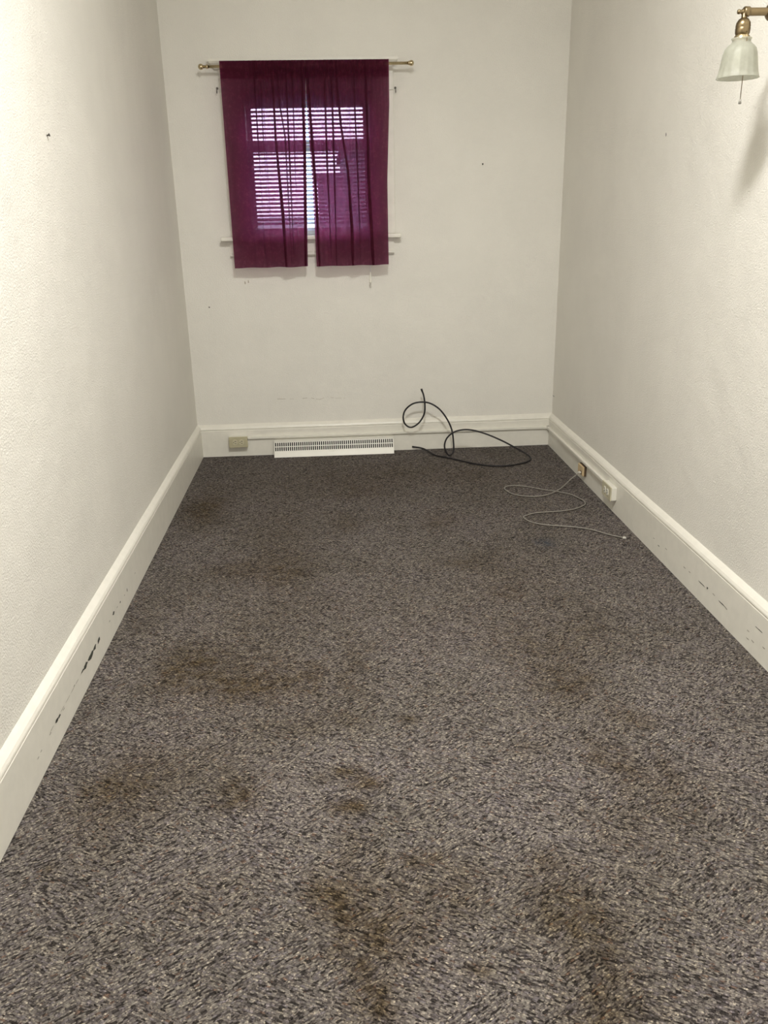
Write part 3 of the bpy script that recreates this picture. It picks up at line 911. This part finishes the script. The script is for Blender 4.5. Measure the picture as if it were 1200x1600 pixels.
CORD = [(2.224, -0.614), (2.142, -0.762), (2.071, -0.878), (1.996, -0.964), (1.934, -1.003), (1.87, -1.029), (1.801, -1.014), (1.751, -0.975), (1.728, -0.907), (1.734, -0.859), (1.781, -0.834), (1.85, -0.862), (1.919, -0.919), (1.994, -0.971), (2.046, -1.022), (2.079, -1.111), (2.081, -1.155), (2.066, -1.192), (2.006, -1.241), (1.937, -1.264), (1.86, -1.27), (1.796, -1.277), (1.741, -1.31), (1.728, -1.334), (1.743, -1.389), (1.791, -1.436), (1.863, -1.465), (1.941, -1.493), (2.006, -1.537), (2.057, -1.6), (2.109, -1.646), (2.121, -1.647)]
def build_cord():
    t = thing('telephone_cable', (1.85, -1.0, 0.0), 'thin grey telephone cable looping over the carpet from the tan jack', 'cable')
    pts = [Vector((RW - TB - 0.026, -0.812, 0.057)), Vector((2.095, -0.850, 0.036)), Vector((2.035, -0.915, 0.016)), Vector((1.985, -0.967, 0.0095))]
    body = CORD[4:]
    for i, (x, y) in enumerate(body[:-1]):
        z = 0.0045
        if abs(x - 1.994) < 0.001 and i > 4:
            z = 0.0050
        pts.append(Vector((x, y, z)))
    bm = bmesh.new(); add_tube(bm, pts, 0.0028, 8, sub=5)
    obj('cord', bm, m_cord, t)
    x, y = body[-1]; x0, y0 = body[-2]
    d = Vector((x - x0, y - y0, 0)).normalized()
    bm = bmesh.new()
    add_box(bm, -0.002, 0.013, -0.004, 0.004, 0.0005, 0.007, 0.001)
    add_box(bm, 0.000, 0.009, -0.002, 0.002, 0.007, 0.009, 0.0006)
    ang = math.atan2(d.y, d.x)
    bm.transform(Matrix.Translation((x0, y0, 0)) @ Matrix.Rotation(ang, 4, 'Z'))
    obj('plug', bm, m_clear, t)
    bm = bmesh.new(); add_box(bm, -0.012, 0.004, -0.0055, 0.0055, -0.004, 0.0045, 0.001)
    bm.transform(Matrix.Translation((RW - TB - 0.025, -0.812, 0.057)))
    obj('plug', bm, m_clear, t)
build_cord()

# ------------------------------------------------------------------ black coax cable
COAX_FLOOR = [(1.324, 0.02), (1.393, -0.059), (1.442, -0.184), (1.497, -0.237), (1.577, -0.322), (1.655, -0.405), (1.747, -0.456), (1.825, -0.463), (1.912, -0.432), (1.975, -0.379), (1.998, -0.316)]
COAX_AIR = [(1.973, -0.295, 0.026), (1.903, -0.275, 0.065), (1.825, -0.25, 0.104), (1.735, -0.23, 0.141), (1.655, -0.21, 0.161), (1.594, -0.2, 0.16), (1.544, -0.195, 0.142), (1.508, -0.195, 0.106), (1.497, -0.195, 0.059), (1.513, -0.195, 0.015), (1.534, -0.195, 0.006), (1.555, -0.18, 0.031), (1.553, -0.165, 0.107), (1.545, -0.15, 0.157), (1.52, -0.14, 0.214), (1.479, -0.13, 0.271), (1.429, -0.12, 0.307), (1.378, -0.11, 0.319), (1.316, -0.105, 0.31), (1.27, -0.1, 0.272), (1.256, -0.1, 0.225), (1.269, -0.1, 0.182), (1.305, -0.105, 0.164), (1.351, -0.11, 0.192), (1.382, -0.115, 0.245), (1.388, -0.11, 0.301), (1.381, -0.105, 0.358), (1.372, -0.1, 0.385)]
def build_coax():
    t = thing('television_cable', (1.6, -0.3, 0.0), 'black cable curling up against the back wall in loops', 'cable')
    pts = [Vector((1.319, -0.026, 0.020)), Vector((1.385, -0.055, 0.012))]
    pts += [Vector((x, y, 0.005)) for x, y in COAX_FLOOR[2:]]
    pts += [Vector(p) for p in COAX_AIR]
    bm = bmesh.new(); add_tube(bm, pts, 0.0050, 10, sub=6)
    obj('cable', bm, m_coax, t)
    e = pts[-1]; d = (pts[-1] - pts[-2]).normalized()
    bm = bmesh.new()
    add_tube(bm, [e - d * 0.002, e + d * 0.014], 0.0058, 12)
    obj('connector', bm, m_coax, t)
    e = pts[0]; d = (pts[0] - pts[1]).normalized()
    bm = bmesh.new(); add_tube(bm, [e + d * 0.002, e - d * 0.014], 0.0055, 12); obj('connector', bm, m_coax, t)
build_coax()

# ------------------------------------------------------------------ wall sconce
def build_sconce():
    X, Y, Z = 2.03, -2.465, 1.742      # centre of the shade's open rim
    t = thing('wall_sconce', (RW, Y, 1.908), 'brass wall sconce with frosted bell glass shade on the right wall', 'lamp')
    za = 1.910
    bm = bmesh.new()
    add_lathe(bm, [(0.0012, RW - 0.030), (0.022, RW - 0.029), (0.035, RW - 0.024), (0.046, RW - 0.015), (0.052, RW - 0.006), (0.055, RW), (0.0012, RW)], (0, Y, za), 32, 'X')
    obj('wall_plate', bm, m_brass, t)
    bm = bmesh.new()
    add_lathe(bm, [(0.0105, X + 0.012), (0.0105, RW - 0.028)], (0, Y, za), 20, 'X')
    add_lathe(bm, [(r, h + X + 0.088) for r, h in sphere_prof(0.028, 14)], (0, Y, za), 24, 'X')
    obj('arm', bm, m_brass, t)
    bm = bmesh.new()
    add_lathe(bm, [(0.0012, X - 0.004), (0.012, X - 0.003), (0.0135, X), (0.0135, X + 0.012), (0.011, X + 0.014), (0.0015, X + 0.014)], (0, Y, za), 20, 'X')
    add_lathe(bm, [(0.0012, X - 0.022), (0.0055, X - 0.020), (0.0065, X - 0.015), (0.004, X - 0.011), (0.007, X - 0.008), (0.007, X - 0.003)], (0, Y, za), 16, 'X')
    add_lathe(bm, [(0.0075, za + 0.0), (0.0075, za - 0.014), (0.010, za - 0.017)], (X, Y, 0), 16)
    obj('swivel', bm, m_brass, t)
    bm = bmesh.new()
    zs = za - 0.015
    add_lathe(bm, [(0.006, zs), (0.013, zs - 0.003), (0.019, zs - 0.012), (0.0205, zs - 0.022), (0.0195, zs - 0.024), (0.0205, zs - 0.026), (0.0200, zs - 0.038), (0.017, zs - 0.044), (0.0012, zs - 0.044)], (X, Y, 0), 28)
    sk = obj('socket', bm, m_brass, t)
    bm = bmesh.new()
    add_lathe(bm, [(0.016, zs - 0.041), (0.021, zs - 0.046), (0.0225, zs - 0.058), (0.0215, zs - 0.062), (0.0012, zs - 0.062)], (X, Y, 0), 28)
    obj('shade_holder', bm, m_brass_p, t)
    # bell shade: fitter lip, neck, shoulder, flared rim
    outer = [(0.0295, 0.116), (0.0300, 0.1135), (0.0275, 0.1105), (0.0270, 0.105), (0.0310, 0.100), (0.0385, 0.094), (0.0455, 0.085), (0.0495, 0.072), (0.0520, 0.056), (0.0540, 0.038), (0.0570, 0.018), (0.0610, 0.003), (0.0630, 0.000)]
    outer = [(r * 0.93, h * 0.885) for r, h in outer]
    inner = [(r - 0.0026, h) for r, h in outer[::-1]]
    inner[0] = (outer[-1][0] - 0.002, 0.0012)
    bm = bmesh.new()
    wave = lambda a, h: 0.0011 * math.cos(16 * a) * max(0, 1 - (h - Z) / 0.08) if h < Z + 0.08 else 0
    add_lathe(bm, [(r, Z + h) for r, h in outer + inner], (X, Y, 0), 96, wave=wave)
    obj('lamp_shade', bm, m_shade, t)
    bm = bmesh.new()
    zb = zs - 0.060
    add_lathe(bm, [(0.0012, zb), (0.012, zb - 0.001), (0.0125, zb - 0.016), (0.018, zb - 0.030), (0.0235, zb - 0.045), (0.0245, zb - 0.056), (0.021, zb - 0.068), (0.013, zb - 0.076), (0.0012, zb - 0.079)], (X, Y, 0), 28)
    obj('bulb', bm, m_bulb, t)
    bm = bmesh.new()
    cx = X + 0.003
    cy = Y - 0.026
    add_tube(bm, [(cx, Y - 0.018, zs - 0.036), (cx, cy, zs - 0.040), (cx, cy, zs - 0.06), (cx, cy, 1.683)], 0.0011, 6)
    ch = obj('pull_chain', bm, m_brass, t)
    bm = bmesh.new()
    add_lathe(bm, [(0.0010, 0.012), (0.0022, 0.011), (0.0030, 0.006), (0.0042, 0.001), (0.0036, -0.001), (0.0010, -0.0015)], (cx, cy, 1.674), 14)
    obj('bell_pull', bm, m_steel, ch)
build_sconce()

# ------------------------------------------------------------------ ceiling lamp that lights the room
def build_ceiling_lamp():
    t = thing('ceiling_lamp', LAMP_POS, 'round lit glass dome lamp on the ceiling', 'lamp')
    x, y, z = LAMP_POS
    bm = bmesh.new(); add_lathe(bm, [(0.0012, z), (0.22, z), (0.22, z - 0.03), (0.205, z - 0.035), (0.0012, z - 0.035)], (x, y, 0), 40); obj('base', bm, m_white, t)
    bm = bmesh.new()
    add_lathe(bm, [(max(0.0012, 0.20 * math.cos(a)), z - 0.036 - 0.045 * math.sin(a)) for a in [PI / 2 * k / 10 for k in range(11)]], (x, y, 0), 40)
    obj('glass_dome', bm, lamp_material(), t)
build_ceiling_lamp()

# ------------------------------------------------------------------ outdoors, seen only between the slats
def build_outside():
    bm = bmesh.new()
    vs = [bm.verts.new(p) for p in ((-900, 0.5, -0.6), (900, 0.5, -0.6), (900, 3000, -0.6), (-900, 3000, -0.6))]
    bm.faces.new(vs)
    m = simple('winter_lawn', (0.10, 0.11, 0.12), 0.9)
    struct('ground', bm, m, 'grey lawn outside the window', 'ground')
    t = thing('neighbouring_house', (3.5, 10, -0.6), 'dark house outside, behind the right curtain panel', 'house')
    bm = bmesh.new(); add_box(bm, 1.16, 7.0, 8.0, 13.0, -0.6, 2.36); add_box(bm, 0.74, 1.17, 8.0, 11.0, -0.6, 1.9); obj('wall', bm, m_siding, t)
    bm = bmesh.new(); add_prism(bm, [(7.8, 2.34), (13.2, 2.34), (13.2, 2.44), (7.8, 2.40)], 'X', 1.10, 7.1)
    add_prism(bm, [(7.9, 1.88), (11.0, 1.88), (11.0, 1.95), (7.9, 1.93)], 'X', 0.72, 1.17)
    obj('roof', bm, m_roof, t)
build_outside()
